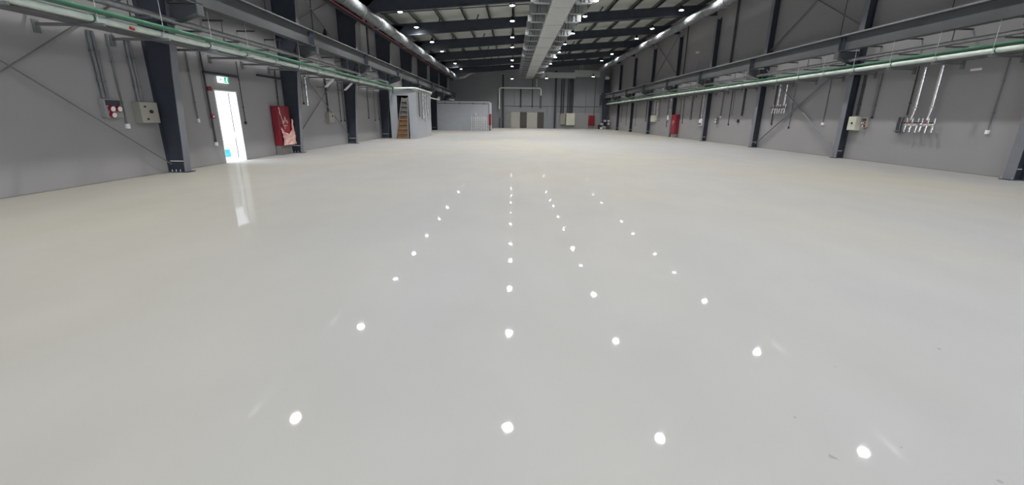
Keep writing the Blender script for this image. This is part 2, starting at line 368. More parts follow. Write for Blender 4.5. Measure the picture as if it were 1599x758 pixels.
# ------------------------------------------------------------------ pipe racks on both walls
def pipe_rack(side):
    L = side == 'left'; W = XL if L else XR; d = 1 if L else -1
    if L: xp, zp, xg, zg, xu, zu, end = -7.40, 2.985, -7.30, 3.10, -7.62, 3.38, -7.2
    else: xp, zp, xg, zg, xu, zu, end = 11.90, 3.075, 11.98, 3.22, 12.12, 3.46, 11.74
    t = thing('pipe_rack', 'long run of pale, green and grey pipes on brackets along the %s wall' % side, 'pipes', (xp, 16, 2.9), 'wall pipe runs')
    y = 5.3 if L else 8.4; i = 0
    y_end = 27.2 if L else 56
    while y < y_end:
        yy = y if min(abs(y-f) for f in FR) > .2 else y+.3
        bk = MB(); zb = 2.90 if L else 2.965
        bk.box(W, end, yy-.022, yy+.022, zb-.05, zb); bk.box(W, W+d*.02, yy-.06, yy+.06, zb-.17, zb+.05)
        bk.build('support_bracket', 'conduit', t)
        MB().box(W, xu+d*.12, yy-.02, yy+.02, zu-.11, zu-.07).build('upper_bracket', 'conduit', t)
        MB().box(W, W+d*.55, yy-.02, yy+.02, 3.80, 3.84).build('upper_bracket', 'dconduit', t)
        if i % 2: MB().tube([(W+d*.5, yy, 3.82), (W+d*.5, yy, zu-.1)], .012, 6).build('hanger_rod', 'dconduit', t)
        MB().tube([(xp+d*.11, yy, zb), (xp+d*.11, yy, 3.76)], .006, 6).build('hanger_rod', 'galv', t)
        c = MB(); c.tube([(xp, yy-.015, zp), (xp, yy+.015, zp)], .068, 12); c.build('pipe_clamp', 'green' if i % 3 else 'galv', t)
        y += 1.5; i += 1
    ya = 4.0 if L else 6.5
    if L:
        ye = 28.0
        P = [(xp, ya, zp), (xp, 27.5, zp), (xp+.08, 27.85, zp+.02), (-6.3, 28.0, zp+.06), (-6.05, 28.12, zp+.06), (-5.99, 28.5, zp+.06), (-5.99, 33.4, zp+.06), (-6.2, 34.2, zp), (-7.3, 36, zp), (xp, 36.6, zp), (xp, 45.4, zp), (xp, 45.6, zp)]
        G = [(xg, ya, zg), (xg, 27.5, zg), (xg, 27.65, zg-.05), (xg, 27.65, zg-.4)]
        Uu = [(xu, ya, zu), (xu, 27.6, zu), (xu, 27.8, zu-.06), (xu, 27.8, zu-.3)]
    else:
        P = [(xp, ya, zp), (xp, 56.5, zp)]; G = [(xg, ya, zg), (xg, 56.8, zg)]; Uu = [(xu, ya, zu), (xu, 57.2, zu)]
    ty1 = 27.6 if L else 56.5
    MB().box(xp-d*.10, xp-d*.48, ya, ty1, zp-.085, zp-.06).build('cable_tray', 'conduit', t)
    MB().tube(P, .06, 12).build('pale_pipe', 'palegreen', t, smooth=True)
    MB().tube([(x_-d*.13, y_, z_-.02) for x_, y_, z_ in (P[:2] if L else P)], .032, 8).build('lit_tray_strip', 'white', t, smooth=True)  # white tube painting the bright, lit underside of the metal tray
    MB().tube([(x_-d*.24, y_, z_-.035) for x_, y_, z_ in (P[:2] if L else P)], .022, 8).build('thin_pipe', 'galv', t, smooth=True)
    MB().tube(G, .05 if L else .042, 12).build('green_pipe', 'green', t, smooth=True)
    MB().tube([(x_-d*.12, y_, z_+.03) for x_, y_, z_ in (G[:2] if L else G)], .025, 8).build('small_green_pipe', 'green', t, smooth=True)
    MB().tube(Uu, .07 if L else .06, 12).build('grey_pipe', 'galv', t, smooth=True)
    if L:   # red capped valve handles hanging on the run
        for y in (6.6, 8.9):
            c = MB(); c.tube([(xp+.16, y, zp-.05), (xp+.16, y+.07, zp-.055)], .03, 10); c.build('red_cap', 'redpipe', t, smooth=True)
pipe_rack('left'); pipe_rack('right')

# ------------------------------------------------------------------ wall bracing rods
def brace(label, W, y0, y1, z0, z1, r=.018, group=None, m_='conduit'):
    t = thing('cross_bracing', label, 'bracing', (W, (y0+y1)/2, z0), group)
    d = .012 if W > 0 else -.012
    for i, (p, q) in enumerate((((y0, z0), (y1, z1)), ((y0, z1), (y1, z0)))):
        X = W+(i*2-1)*.022
        MB().tube([(X, p[0], p[1]), (X, q[0], q[1])], r, 8).build('rod', m_, t)
XBL, XBR = XL+.10, XR-.13
brace('crossed bracing rods low on the left wall before the first column', XBL, 4.65, 10.54, .2, 4.0, .014)
brace('crossed bracing rods low on the left wall behind the battens', XBL, 16.76, 22.54, .35, 3.72, .016)
brace('crossed bracing rods above the crane beam on the left wall', XBL, 16.76, 22.54, 4.3, 6.7)
brace('crossed bracing rods low on the right wall behind the smaller manifold', XBR, 16.76, 22.54, .2, 3.75, .03, m_='flange')
brace('crossed bracing rods above the right crane beam, nearest of the two', XBR, 16.76, 22.54, 4.6, 7.7, .028)
brace('crossed bracing rods above the right crane beam, farthest of the two', XBR, 34.76, 40.54, 4.6, 7.7, .03)

# ------------------------------------------------------------------ high bay lamps
def high_bay(label, x, y, z, on=1.0, group='high bay lamps'):
    t = thing('high_bay_lamp', label, 'lamp', (x, y, z), group)
    MB().lathe((x, y, z), [(.165, -.01), (.17, -.015), (.16, .05), (.11, .11), (.08, .13)], 20).build('housing', 'black', t, smooth=True)
    MB().lathe((x, y, z), [(.07, .13), (.08, .14), (.08, .22), (.05, .24)], 12).build('driver', 'black', t)
    zt = roofz(x)-.003
    if zt > z+.26 and z > 6.2: MB().tube([(x, y, z+.24), (x, y, zt)], .012, 6).build('hanger', 'greysteel', t)
    else: MB().tube([(x, y, z+.24), (x, y, max(zt, z+.3))], .012, 6).build('hanger', 'greysteel', t)
    MB().lathe((x, y, z), [(.108, -.022), (.115, -.012)], 20).build('diffuser', DIFF, t)
    ld = bpy.data.lights.new('high_bay_light', 'AREA'); ld.shape = 'DISK'; ld.size = .22; ld.energy = LAMP_W*on; ld.spread = R(142)
    ld.color = (.99, .988, .965)
    lo = bpy.data.objects.new('high_bay_light', ld); COL.objects.link(lo); lo.parent = t; lo.location = (0, 0, -.035)
DIFF = mat('lamp_diffuser', (1, 1, 1), .5, var=0, emit=130)
rows = [('leftmost row', -5.76, 6.49, [-1.0, 4.2, 9.7, 14.9, 20.0, 24.2, 28.1, 33.3, 37.8, 46.0, 51.2]),
        ('row left of the duct', -.04, 6.75, [-1.0, 4.2, 9.7, 15.0, 19.5, 23.8, 27.4, 32.7, 37.1, 41.6, 45.2, 50.4]),
        ('row right of the duct', 4.10, 6.95, [-1.0, 4.2, 9.6, 14.8, 19.4, 23.6, 27.0, 32.1, 36.6, 41.0, 44.4, 49.5]),
        ('rightmost row', 9.78, 7.45, [-1.0, 4.2, 9.7, 15.0, 19.8, 24.0, 27.6, 33.0, 36.9, 45.6, 50.6])]
for rn, x, z, ys in rows:  # first pair in each row is out of frame, added to light the near floor
    for i, y in enumerate(ys):
        high_bay('high bay lamp, %s from the far end in the %s' % (ORD[len(ys)-1-i], rn), x, y, z)
for nm, x, z in (('left of', -.02, 5.85), ('just right of', 4.12, 5.95)):
    high_bay('lower hung high bay lamp near the back wall, %s the central duct' % nm, x, 55.2, z, .6, 'lower hung lamps by the back wall')
high_bay('lower hung high bay lamp near the back wall, farthest to the right', 9.78, 55.2, 6.2, .6, 'lower hung lamps by the back wall')

# ------------------------------------------------------------------ central supply duct and its side frames
t = thing('air_duct', 'wide flat grey air duct running down the middle under the roof', 'duct', (2.12, 30, 6.05))
y = 13.6; prev = 6.0; n = 0
while y < 57.5:
    MB().box(1.63, 2.6, prev+.006, y-.006, 6.05, 6.50).build('duct_section', 'duct', t, bevel=.01)
    MB().box(1.61, 2.62, y-.018, y+.018, 6.03, 6.52).build('joint_flange', 'galv', t)
    prev = y; y += 3.72
MB().box(1.63, 2.6, prev, 57.4, 6.05, 6.5).build('duct_section', 'duct', t)
def rounded(x0, x1, z0, z1, r, n=5, side=1):
    pts = []
    for cx, cz, a0 in ((x1-r, z0+r, -90), (x1-r, z1-r, 0), (x0+r, z1-r, 90), (x0+r, z0+r, 180)):
        for i in range(n+1): pts.append((cx+r*math.cos(R(a0+90*i/n)), cz+r*math.sin(R(a0+90*i/n))))
    return pts
y = 9.1; n = 0
fr_list = []
while y < 57.2:
    fr_list.append(y); y += 1.88
for n, y in enumerate(fr_list):
    far = ORD[len(fr_list)-1-n] if len(fr_list)-1-n < 20 else '%dst' % (len(fr_list)-n) if (len(fr_list)-n) in (21,) else '%dth' % (len(fr_list)-n)
    for sd_, x0, x1 in (('left', .86, 1.58), ('right', 2.66, 3.36)):
        t = thing('duct_side_frame', 'pale box frame on the %s side of the central duct, %s from the far end' % (sd_, far), 'frame', ((x0+x1)/2, y, 6.05), 'box frames beside the central duct')
        MB().prism(rounded(x0+.02, x1-.02, 6.10, 6.50, .05), 'y', y+.03, y+.07).build('plate', 'plate', t)
        e = MB(); P = rounded(x0, x1, 6.06, 6.53, .07)+[rounded(x0, x1, 6.06, 6.53, .07)[0]]
        for p, q in zip(P, P[1:]): e.bar((p[0], y, p[1]), (q[0], y, q[1]), .22, .03)
        e.build('rim', 'plate', t)
        xm = (x0+x1)/2
        s = MB(); s.box(xm-.12, xm-.06, y-.02, y+.028, 6.09, 6.51); s.box(xm+.04, xm+.07, y-.02, y+.028, 6.09, 6.51); s.build('post', 'greysteel', t)

# foil wrapped side ducts
def foil_duct(label, X, y0, y1, z, r):
    t = thing('foil_duct', label, 'duct', (X, (y0+y1)/2, z-r), 'foil wrapped ducts')
    y = y0
    while y < y1-.1:
        ye = min(y+2.4, y1); q = []; rr = []; yy = y
        while yy < ye-.01:
            q.append((X+random.uniform(-.008, .008), yy, z+random.uniform(-.01, .01))); rr.append(r*random.uniform(.96, 1.04)); yy += .3
        q.append((X, ye, z)); rr.append(r)
        MB().tube(q, rr, 14, True).build('duct_section', 'foil', t, smooth=True)
        MB().tube([(X, ye-.05, z), (X, ye+.05, z)], r*1.07, 14).build('joint_band', 'foil', t)
        y = ye
    for y in [f+1.0 for f in FR if y0 < f+1 < y1]:
        s = MB(); s.tube([(X-r-.02, y, z-r*.9), (X-r-.02, y, roofz(X)-.2)], .008, 6); s.tube([(X+r+.02, y, z-r*.9), (X+r+.02, y, roofz(X)-.2)], .008, 6); s.box(X-r-.04, X+r+.04, y-.02, y+.02, z-r-.05, z-r-.01)
        s.build('hanger', 'galv', t)
foil_duct('shiny foil wrapped duct under the rafters by the left wall', -6.72, 9.0, 55.0, 5.86, .26)
foil_duct('shiny foil wrapped duct under the rafters by the right wall', 10.5, 9.0, 54.5, 6.98, .24)
t = thing('sprinkler_main', 'thin dark red sprinkler pipe beside the left foil duct', 'pipe', (-7.15, 30, 5.7))
MB().tube([(-7.12, 8, 5.70), (-7.12, 56, 5.70)], .03, 8).build('pipe', 'redpipe', t, smooth=True)
for y in [f+.9 for f in FR[:-1]]: MB().tube([(-7.12, y, 5.7), (-7.12, y, roofz(-7.1)-.2)], .007, 6).build('hanger', 'galv', t)
tag(MB().box(-7.30, -7.2, 8, 56, 5.62, 5.72).build('cable_tray', 'steel', origin=(-7.25, 30, 5.62)), 'dark cable tray between the left wall and the red sprinkler pipe', 'cable tray')

# rear cross duct and duct bend at the back
t = thing('cross_duct', 'grey box duct crossing in front of the back wall to the right', 'duct', (7, 56.6, 6.1))
MB().box(2.9, 7.7, 56.3, 57.0, 6.12, 6.74).build('duct_section', 'duct', t, bevel=.01)
MB().box(7.75, 10.8, 56.3, 57.0, 6.28, 7.0).build('duct_section', 'duct', t, bevel=.01)
MB().box(7.66, 7.78, 56.25, 57.05, 6.08, 7.02).build('joint_flange', 'galv', t)
for x in (8.3, 8.6): MB().box(x, x+.08, 56.6, 56.7, 7.0, rtop(x)).build('hanger', 'galv', t)
t = thing('duct_offset', 'pale bent duct at the far end of the left foil duct', 'duct', (-6, 56, 6))
MB().tube([(-6.72, 55.1, 5.88), (-6.5, 55.7, 5.95), (-5.9, 56, 6.1), (-5.0, 56, 6.62), (-4.6, 56, 6.66)], .2, 10).build('bend', 'galv', t, smooth=True)
MB().tube([(-7.0, 54.6, 5.9), (-7.6, 54.8, 5.95), (-7.75, 54.8, 5.8), (-7.75, 54.8, 4.6)], .09, 10).build('branch', 'galv', t, smooth=True)
tag(MB().bar((-4.8, 56.0, 6.78), (1.3, 56.0, 6.98), .1, .12).build('rear_roof_pipe', 'galv', origin=(-2, 56, 6.8)), 'pale pipe crossing under the roof left of the central duct', 'pipe')

# ------------------------------------------------------------------ things mounted on the side walls
def drop(label, side, y, z0, z1=2.95, r=.016, n=1, gap=.06, m_='conduit', end='socket', group=None, sd=.06, name='conduit_drop', lean=0):
    W = XL if side == 'left' else XR; d = 1 if side == 'left' else -1
    t = thing(name, label, 'conduit', (W, y, z0), group)
    for i in range(n):
        yy = y+(i-(n-1)/2)*gap; X = W+d*(r+.012)
        MB().tube([(X, yy+lean, z1), (X, yy, z0)], r, 8).build('pipe', m_, t, smooth=True)
    for z in (z0+.25*(z1-z0), z0+.7*(z1-z0)):
        yc = y+lean*(z-z0)/(z1-z0)
        MB().box(W, W+d*(2*r+.02), yc-(n-1)*gap/2-r-.012, yc+(n-1)*gap/2+r+.012, z-.010, z+.010).build('clip', m_ if m_ != 'silver' else 'galv', t)
    if end == 'socket':
        MB().box(W, W+d*.055, y-sd/2-.01, y+sd/2+.01, z0-.09, z0+.01).build('socket', 'white', t, bevel=.006)
    elif end == 'cap':
        MB().box(W, W+d*.05, y-.03, y+.03, z0-.06, z0+.02).build('cap', 'black', t, bevel=.005)
    return t
def wall_box(label, side, y0, y1, z0, z1, m_='cream', dots=(), name='switch_box', depth=.16, group=None, side_m=None):
    W = XL if side == 'left' else XR; d = 1 if side == 'left' else -1
    t = thing(name, label, 'electrical box', (W, (y0+y1)/2, z0), group)
    MB().box(W, W+d*depth, y0, y1, z0, z1).build('case', side_m or m_, t, bevel=.006)
    X = W+d*depth
    MB().box(X, X+d*.012, y0+.01, y1-.01, z0+.01, z1-.01).build('door', m_, t, bevel=.003)
    for fy, fz, r, mm in dots:
        yy, zz = y0+fy*(y1-y0), z0+fz*(z1-z0)
        MB().tube([(X+d*.012, yy, zz), (X+d*.04, yy, zz)], r, 12).build('knob', mm, t)
    return t
def socket_panel(label, side, y0, y1, z0, z1, group=None):
    W = XL if side == 'left' else XR; d = 1 if side == 'left' else -1
    t = thing('socket_panel', label, 'socket panel', (W, (y0+y1)/2, z0), group)
    MB().box(W, W+d*.10, y0, y1, z0, z1).build('case', 'dull' if side == 'right' else 'wall', t, bevel=.006)
    X = W+d*.10; h = z1-z0; ww = y1-y0
    MB().box(X, X+d*.012, y0+.1*ww, y1-.08*ww, z1-.34*h, z1-.06*h).build('breaker_window', 'steel', t)
    for fy, fz in ((.32, .50), (.72, .50), (.32, .17), (.72, .17)):
        if (fy, fz) == (.72, .17): continue
        yy, zz = y0+fy*ww, z0+fz*h
        s = MB().tube([(X, yy, zz), (X+d*.045, yy, zz-.01)], .062*ww/.36, 14).build('socket', 'red', t, smooth=True)
        MB().tube([(X+d*.045, yy, zz-.01), (X+d*.055, yy, zz-.012)], .045*ww/.36, 14).build('socket_lid', 'white', s, smooth=True)
    return t

# left wall, from the camera outward
drop('pair of thick grey conduits feeding the red socket panel on left wall', 'left', 9.28, 1.69, r=.03, n=2, gap=.085, end=None)
socket_panel('grey panel with round red sockets on the left wall before the first column', 'left', 9.14, 9.55, 1.29, 1.66)
drop('thin conduit ending in a white socket beside the red socket panel, left wall', 'left', 9.66, 1.15)
drop('pair of thick grey conduits feeding the greenish switch box on left wall', 'left', 10.13, 1.63, r=.03, n=2, gap=.08, end=None)
wall_box('greenish switch box with black rotary knob beside the first left column', 'left', 9.92, 10.42, 1.17, 1.63, 'dull', ((.25, .78, .018, 'black'), (.55, .55, .04, 'black'), (.3, .2, .018, 'black')), side_m='olive')
drop('thin conduit ending in a small socket just beyond the first left column', 'left', 11.88, 1.25, sd=.04)
t = thing('fire_alarm_conduit', 'dark conduit with two red alarm sounders left of the open door', 'conduit', (XL, 12.42, .52))
MB().tube([(XL+.03, 12.42, 3.0), (XL+.03, 12.42, .62)], .022, 8).build('pipe', 'dconduit', t, smooth=True)
MB().tube([(XL+.025, 12.34, 3.0), (XL+.025, 12.34, 1.0)], .012, 8).build('pipe', 'conduit', t, smooth=True)
MB().box(XL, XL+.06, 12.38, 12.46, .52, .62).build('socket', 'white', t, bevel=.005)
MB().lathe((XL+.09, 12.45, 2.0), [(.05, 0), (.065, .02), (.06, .09), (.04, .11)], 14).build('sounder', 'red', t, smooth=True)
c = MB(); c.box(XL, XL+.07, 12.40, 12.52, 1.26, 1.38); cp_ = c.build('call_point', 'red', t, bevel=.006)
MB().box(XL+.07, XL+.075, 12.43, 12.49, 1.29, 1.35).build('glass', 'white', cp_)
drop('thin dark conduit ending in a small switch right of the open door', 'left', 13.98, 1.15, z1=2.93, m_='dconduit', end='cap', r=.012)
tag(MB().box(XL, XL+.1, 15.0, 16.5, 2.60, 2.66).build('wall_rail', 'steel', origin=(XL, 15.7, 2.6)), 'dark horizontal rail on the left wall above the red hose cabinet', 'rail')

# fire hose cabinets
def hose_cabinet(label, side, y0, y1, z0, z1, film=False, W=None, depth=.26):
    d = 1 if side == 'left' else -1; W = (XL if side == 'left' else XR)+d*.02
    t = thing('fire_hose_cabinet', label, 'cabinet', (W, (y0+y1)/2, 0), 'red fire hose cabinets')
    MB().box(W, W+d*depth, y0, y1, z0, z1).build('case', 'red', t, bevel=.012)
    X = W+d*depth
    dr = MB().box(X, X+d*.02, y0+.03, y1-.03, z0+.03, z1-.03).build('door', 'red', t, bevel=.004)
    MB().box(X+d*.02, X+d*.04, y0+.07, y0+.10, (z0+z1)/2-.08, (z0+z1)/2+.08).build('handle', 'black', dr)
    # white hose reel and flame pictogram on the door
    ym, zm = (y0+y1)/2, z1-.36*(z1-z0); w_ = (y1-y0)*.12
    g = MB(); Xs = X+d*.022
    for dy, dz, hh in ((-1.3, -.3, .10), (0, .35, .18), (1.3, -.3, .12)):
        g.prism([(ym+dy*w_-.05, zm+dz*.14-hh/2), (ym+dy*w_+.05, zm+dz*.14-hh/2), (ym+dy*w_+.03, zm+dz*.14+hh*.2), (ym+dy*w_, zm+dz*.14+hh/2), (ym+dy*w_-.045, zm+dz*.14+hh*.1)], 'x', Xs-.004, Xs+.004)
    g.box(Xs-.004, Xs+.004, ym-w_, ym+w_, zm-.20, zm-.17)
    g.build('fire_pictogram', 'pink', dr)
    MB().box(W, W+d*(depth-.04), y0+.03, y1-.03, 0, z0).build('plinth', 'plinth', t)
    if film:
        f = MB(); n = 22; random.seed(7)
        # crumpled film sagging down from the upper corners
        vs = []; fs = []; rows_ = 26; cols = 22
        for i in range(rows_+1):
            v = i/rows_
            for j in range(cols+1):
                u = j/cols
                zc = z0+.46*(z1-z0)*(1-v)+.02
                yy = y0+(y1-y0)*(u*1.12-.02)
                zz = zc - .24*math.sin(math.pi*u)*(1-v)+random.uniform(-.02, .02)
                xx = X+d*(.04+.09*v*abs(math.sin(7*u+3*v))+random.uniform(0, .035))
                vs.append((xx, yy, zz))
        for i in range(rows_):
            for j in range(cols):
                a_ = i*(cols+1)+j; fs.append((a_, a_+1, a_+cols+2, a_+cols+1))
        f.add(vs, fs); fo = f.build('loose_film', 'plastic', t, smooth=True)
        so = fo.modifiers.new('thickness', 'SOLIDIFY'); so.thickness = .004
        s = MB()
        q = [(X+d*(.03+random.uniform(0, .03)), y0-.02+.10*math.sin(k*.5)*.6+.0055*k*k, z1-.05-k*.09) for k in range(9)]
        s.tube(q, [.018*random.uniform(.6, 1.3) for _ in q], 8)
        q = [(X+d*(.05+random.uniform(0, .03)), y1+.04*random.uniform(-1, 1), z1-.45-k*.07) for k in range(9)]
        s.tube(q, [.03*random.uniform(.5, 1.4) for _ in q], 8)
        s.build('film_strip', 'plastic', t, smooth=True)
    return t
hose_cabinet('tall red fire hose cabinet with torn peach film by the second left column', 'left', 15.53, 16.32, .33, 1.68, film=True, depth=.24)
drop('dark conduit dropping onto the red hose cabinet on the left wall', 'left', 16.1, 1.68, z1=2.9, m_='dconduit', r=.02, end=None, lean=.05)
drop('shiny steel pipe with open end just beyond the second left column', 'left', 18.4, 1.76, m_='silver', r=.03, end=None)
drop('thin grey conduit beside the shiny steel pipe beyond the second left column', 'left', 18.1, 1.85, r=.012, end='cap')
drop('thick conduit feeding the far greenish switch box amid left bracing rods', 'left', 20.33, 1.53, r=.035, end=None, m_='dconduit')
wall_box('small greenish switch box amid the bracing rods on the left wall', 'left', 20.08, 20.66, 1.07, 1.5, 'dull', ((.6, .65, .03, 'black'),), side_m='olive')
drop('thin dark conduit before the third left column, nearer of two', 'left', 21.8, 1.13, m_='dconduit', end='cap')
drop('thin dark conduit before the third left column, farther of two', 'left', 22.28, 1.16, m_='dconduit', end='cap')
drop('thick grey conduit midway between the third and fourth left columns', 'left', 26.1, 1.27, r=.035, end='cap')
drop('thin conduit before the fourth left column, nearer of two', 'left', 27.3, 1.13, end='cap')
drop('thin conduit before the fourth left column, farther of two', 'left', 28.1, 1.2, z1=2.8, end='cap')
for i, (y, s) in enumerate(((19.5, 'nearer'), (21.7, 'farther'))):
    t = thing('wall_batten_lamp', 'short white slanted batten under the left pipe run, %s of two' % s, 'batten', (-7.75, y, 2.5), 'slanted white battens')
    MB().bar((-8.02, y-.02, 2.54), (-7.66, y+.02, 2.88), .30, .04).build('reflector', 'white', t, bevel=.005)
    MB().box(XL, -7.97, y-.02, y+.02, 2.52, 2.56).build('arm', 'conduit', t)

# right wall, from the camera outward
drop('thin conduit with white socket, nearest to the camera on the right wall', 'right', 11.7, 1.16, r=.014)
def manifold(label, ya, yb, ztop, zpipe, y0, y1, zb, r):
    t = thing('pipe_manifold', label, 'manifold', (XR, (y0+y1)/2, zb), 'shiny pipe manifolds')
    X = XR-.14
    for yv in (ya, yb):
        MB().tube([(X, yv, ztop), (X, yv, zpipe), (X, yv+.02, zpipe-.15), (X-.03, yv+.03, (zpipe+zb)/2)], [r, r, r*.75, r*.75], 12).build('riser', 'silver', t, smooth=True)
        MB().tube([(X, yv, zpipe-.02), (X, yv, zpipe+.02)], r*1.5, 12).build('flange', 'galv', t)
    half = (y1-y0)/2
    for s, yv in enumerate((yb, ya)):
        c = y0+half*(s+.5); zm = zb+.22
        h_ = MB(); h_.tube([(X, c-half*.45, zm), (X, c+half*.42, zm)], r*.9, 12); h_.build('header', 'silver', t, smooth=True)
        for f in (-.38, 0, .36):
            yy = c+f*half
            o_ = MB().tube([(X, yy, zm+.20), (X, yy, zm+.02), (X-.02, yy, zm-.1), (X-.03, yy, zb)], [r*.5, r*.62, r*.7, r*.7], 10).build('outlet', 'silver', t, smooth=True)
            v = MB(); v.tube([(X-.03, yy, zm+.06), (X-.12, yy, zm+.06)], .015, 8); v.box(X-.14, X-.12, yy-.045, yy+.045, zm+.045, zm+.075); v.build('valve_handle', 'black' if f else 'redpipe', o_)
        br = MB(); br.box(XR, X+.02, c-.02, c+.02, zm-.02, zm+.02); br.build('wall_support', 'conduit', t)
    return t
manifold('large shiny manifold of six outlets under two silver pipes, right wall', 13.87, 13.33, 2.95, 1.78, 13.06, 14.12, 1.05, .048)
drop('black hose conduit just beyond the large manifold on the right wall', 'right', 14.24, 1.56, z1=3.05, m_='dconduit', r=.016, end=None)
t = thing('hose_fitting', 'dark bracket with hanging hose ends left of the large manifold', 'fitting', (XR, 14.33, 1.05))
MB().box(XR, XR-.16, 14.2, 14.48, 1.06, 1.09).build('shelf', 'conduit', t)
for y in (14.26, 14.36, 14.42): MB().tube([(XR-.08, y, 1.5), (XR-.1, y, 1.3), (XR-.08, y+.01, 1.02)], .018, 8).build('hose_end', 'dconduit', t, smooth=True)
drop('thick grey conduit above the red sockets beyond the nearer manifold, right wall', 'right', 15.61, 1.52, r=.038, m_='conduit', end='cap')
socket_panel('cream panel with round red sockets just before the second right column', 'right', 15.70, 15.90, 1.15, 1.48)
drop('pair of black conduits feeding the cream switch box on the right wall', 'right', 16.3, 1.56, z1=3.05, m_='dconduit', r=.022, n=2, gap=.06, end=None)
wall_box('cream switch box with black knob beside the second right column', 'right', 16.05, 16.42, 1.04, 1.52, 'cream', ((.42, .52, .035, 'black'),), depth=.2)
drop('thin dark conduit with small socket just beyond the second right column', 'right', 18.0, 1.28, sd=.09)
drop('thin conduit just right of the smaller manifold on the right wall', 'right', 20.17, 1.06, end='cap')
manifold('small shiny manifold of six outlets before the third right column', 21.12, 20.62, 2.95, 2.0, 20.42, 21.5, 1.66, .042)
drop('dark conduit with small valve left of the smaller manifold, right wall', 'right', 21.56, 1.2, m_='dconduit', r=.025, end='cap')
wall_box('small grey box on the third right column', 'right', 22.95, 23.15, 1.1, 1.45, 'conduit', depth=.12)
BY = {4: 'third and fourth', 5: 'fourth and fifth', 6: 'fifth and sixth', 7: 'sixth and seventh', 8: 'seventh and eighth'}
items = [ # bay, y, z0, z1, r, material, end
 (4, 24.43, 1.57, 3.0, .045, 'dconduit', None), (4, 25.6, 1.61, 2.95, .012, 'conduit', None), (4, 25.85, 1.11, 2.95, .018, 'dconduit', 'cap'), (4, 26.93, 1.55, 2.95, .03, 'conduit', 'socket'),
 (5, 29.6, 1.40, 2.95, .02, 'silver', 'socket'), (5, 29.95, 1.05, 2.95, .016, 'dconduit', 'cap'), (5, 31.4, 1.33, 2.95, .05, 'conduit', None), (5, 32.9, 1.11, 2.9, .02, 'dconduit', 'cap'), (5, 33.5, 1.78, 2.9, .016, 'conduit', None),
 (6, 35.6, 1.80, 2.95, .03, 'silver', None), (6, 36.2, .80, 2.9, .02, 'dconduit', 'cap'), (6, 38.2, 1.24, 3.0, .02, 'conduit', 'cap'), (6, 38.75, 1.18, 2.95, .03, 'silver', None), (6, 39.6, 1.78, 2.95, .02, 'silver', None),
 (7, 41.9, 1.16, 2.95, .025, 'dconduit', 'cap'), (7, 45.4, .75, 2.9, .02, 'conduit', 'cap'),
 (8, 49.1, .7, 2.9, .02, 'dconduit', 'cap'), (8, 51.3, 1.0, 2.9, .025, 'dconduit', 'cap')]
cnt = {}
tot = {}
for it in items: tot[it[0]] = tot.get(it[0], 0)+1
for bay, y, z0, z1, r, mm, end in items:
    cnt[bay] = cnt.get(bay, 0)+1
    drop('%s conduit between the %s right columns, %s from the camera' % ({'silver': 'shiny', 'conduit': 'grey', 'dconduit': 'dark'}[mm], BY[bay], ORD[cnt[bay]-1]), 'right', y, z0, z1, r=r, m_=mm, end=end, sd=.12, group='conduits down the right wall')
wall_box('small dark switch on the right wall between the thick and thin conduits', 'right', 24.7, 24.85, 1.22, 1.38, 'black', depth=.06, name='wall_switch')
wall_box('dark socket cluster between the third and fourth right columns', 'right', 27.15, 27.4, 1.13, 1.48, 'conduit', ((.5, .7, .05, 'white'), (.5, .25, .05, 'white')), depth=.12)
wall_box('white socket cluster just before the fourth right column', 'right', 29.3, 29.8, .95, 1.36, 'white', ((.3, .3, .06, 'black'), (.7, .3, .06, 'black')), depth=.1)
wall_box('cream box on the right wall just before the sixth right column', 'right', 39.0, 40.2, 1.1, 1.65, 'cream', depth=.12)
wall_box('white socket box just beyond the fifth right column', 'right', 35.7, 36.0, 1.3, 1.65, 'white', depth=.1)
hose_cabinet('tall red fire hose cabinet by the fifth column on the right wall', 'right', 33.5, 34.45, .27, 1.68)
# uprights above the right crane beam
for lab, y, z1, r in (('thin dark conduit above the right crane beam, nearest the camera', 13.6, 7.6, .012), ('thin dark conduit above the right crane beam inside nearer bracing', 17.95, 7.7, .014),
                      ('thick black pipe above the right crane beam before the fourth column', 26.55, 7.75, .06), ('black pipe above the right crane beam before the fifth column', 33.6, 7.75, .04)):
    tag(MB().tube([(XR-.08, y, 4.4), (XR-.08, y, z1)], r, 8).build('wall_riser', 'dconduit', origin=(XR-.08, y, 4.4)), lab, 'pipe', 'risers above the right crane beam')
for lab, y, z1, r in (('dark upright pipe above the left crane beam before the fourth column', 26.8, 6.6, .06), ('thin dark upright above the left crane beam before the second column', 16.0, 6.5, .02), ('thin dark upright above the left crane beam inside the bracing', 19.6, 6.5, .02)):
    tag(MB().tube([(XL+.08, y, 4.3), (XL+.08, y, z1)], r, 8).build('wall_riser', 'dconduit', origin=(XL+.08, y, 4.3)), lab, 'pipe', 'risers above the left crane beam')
tag(MB().box(XL, XL+.12, 25.6, 26.5, 4.3, 6.7).build('wall_duct', 'duct', origin=(XL, 26, 4.3)), 'flat pale vertical duct above the left crane beam before the fourth column', 'duct')
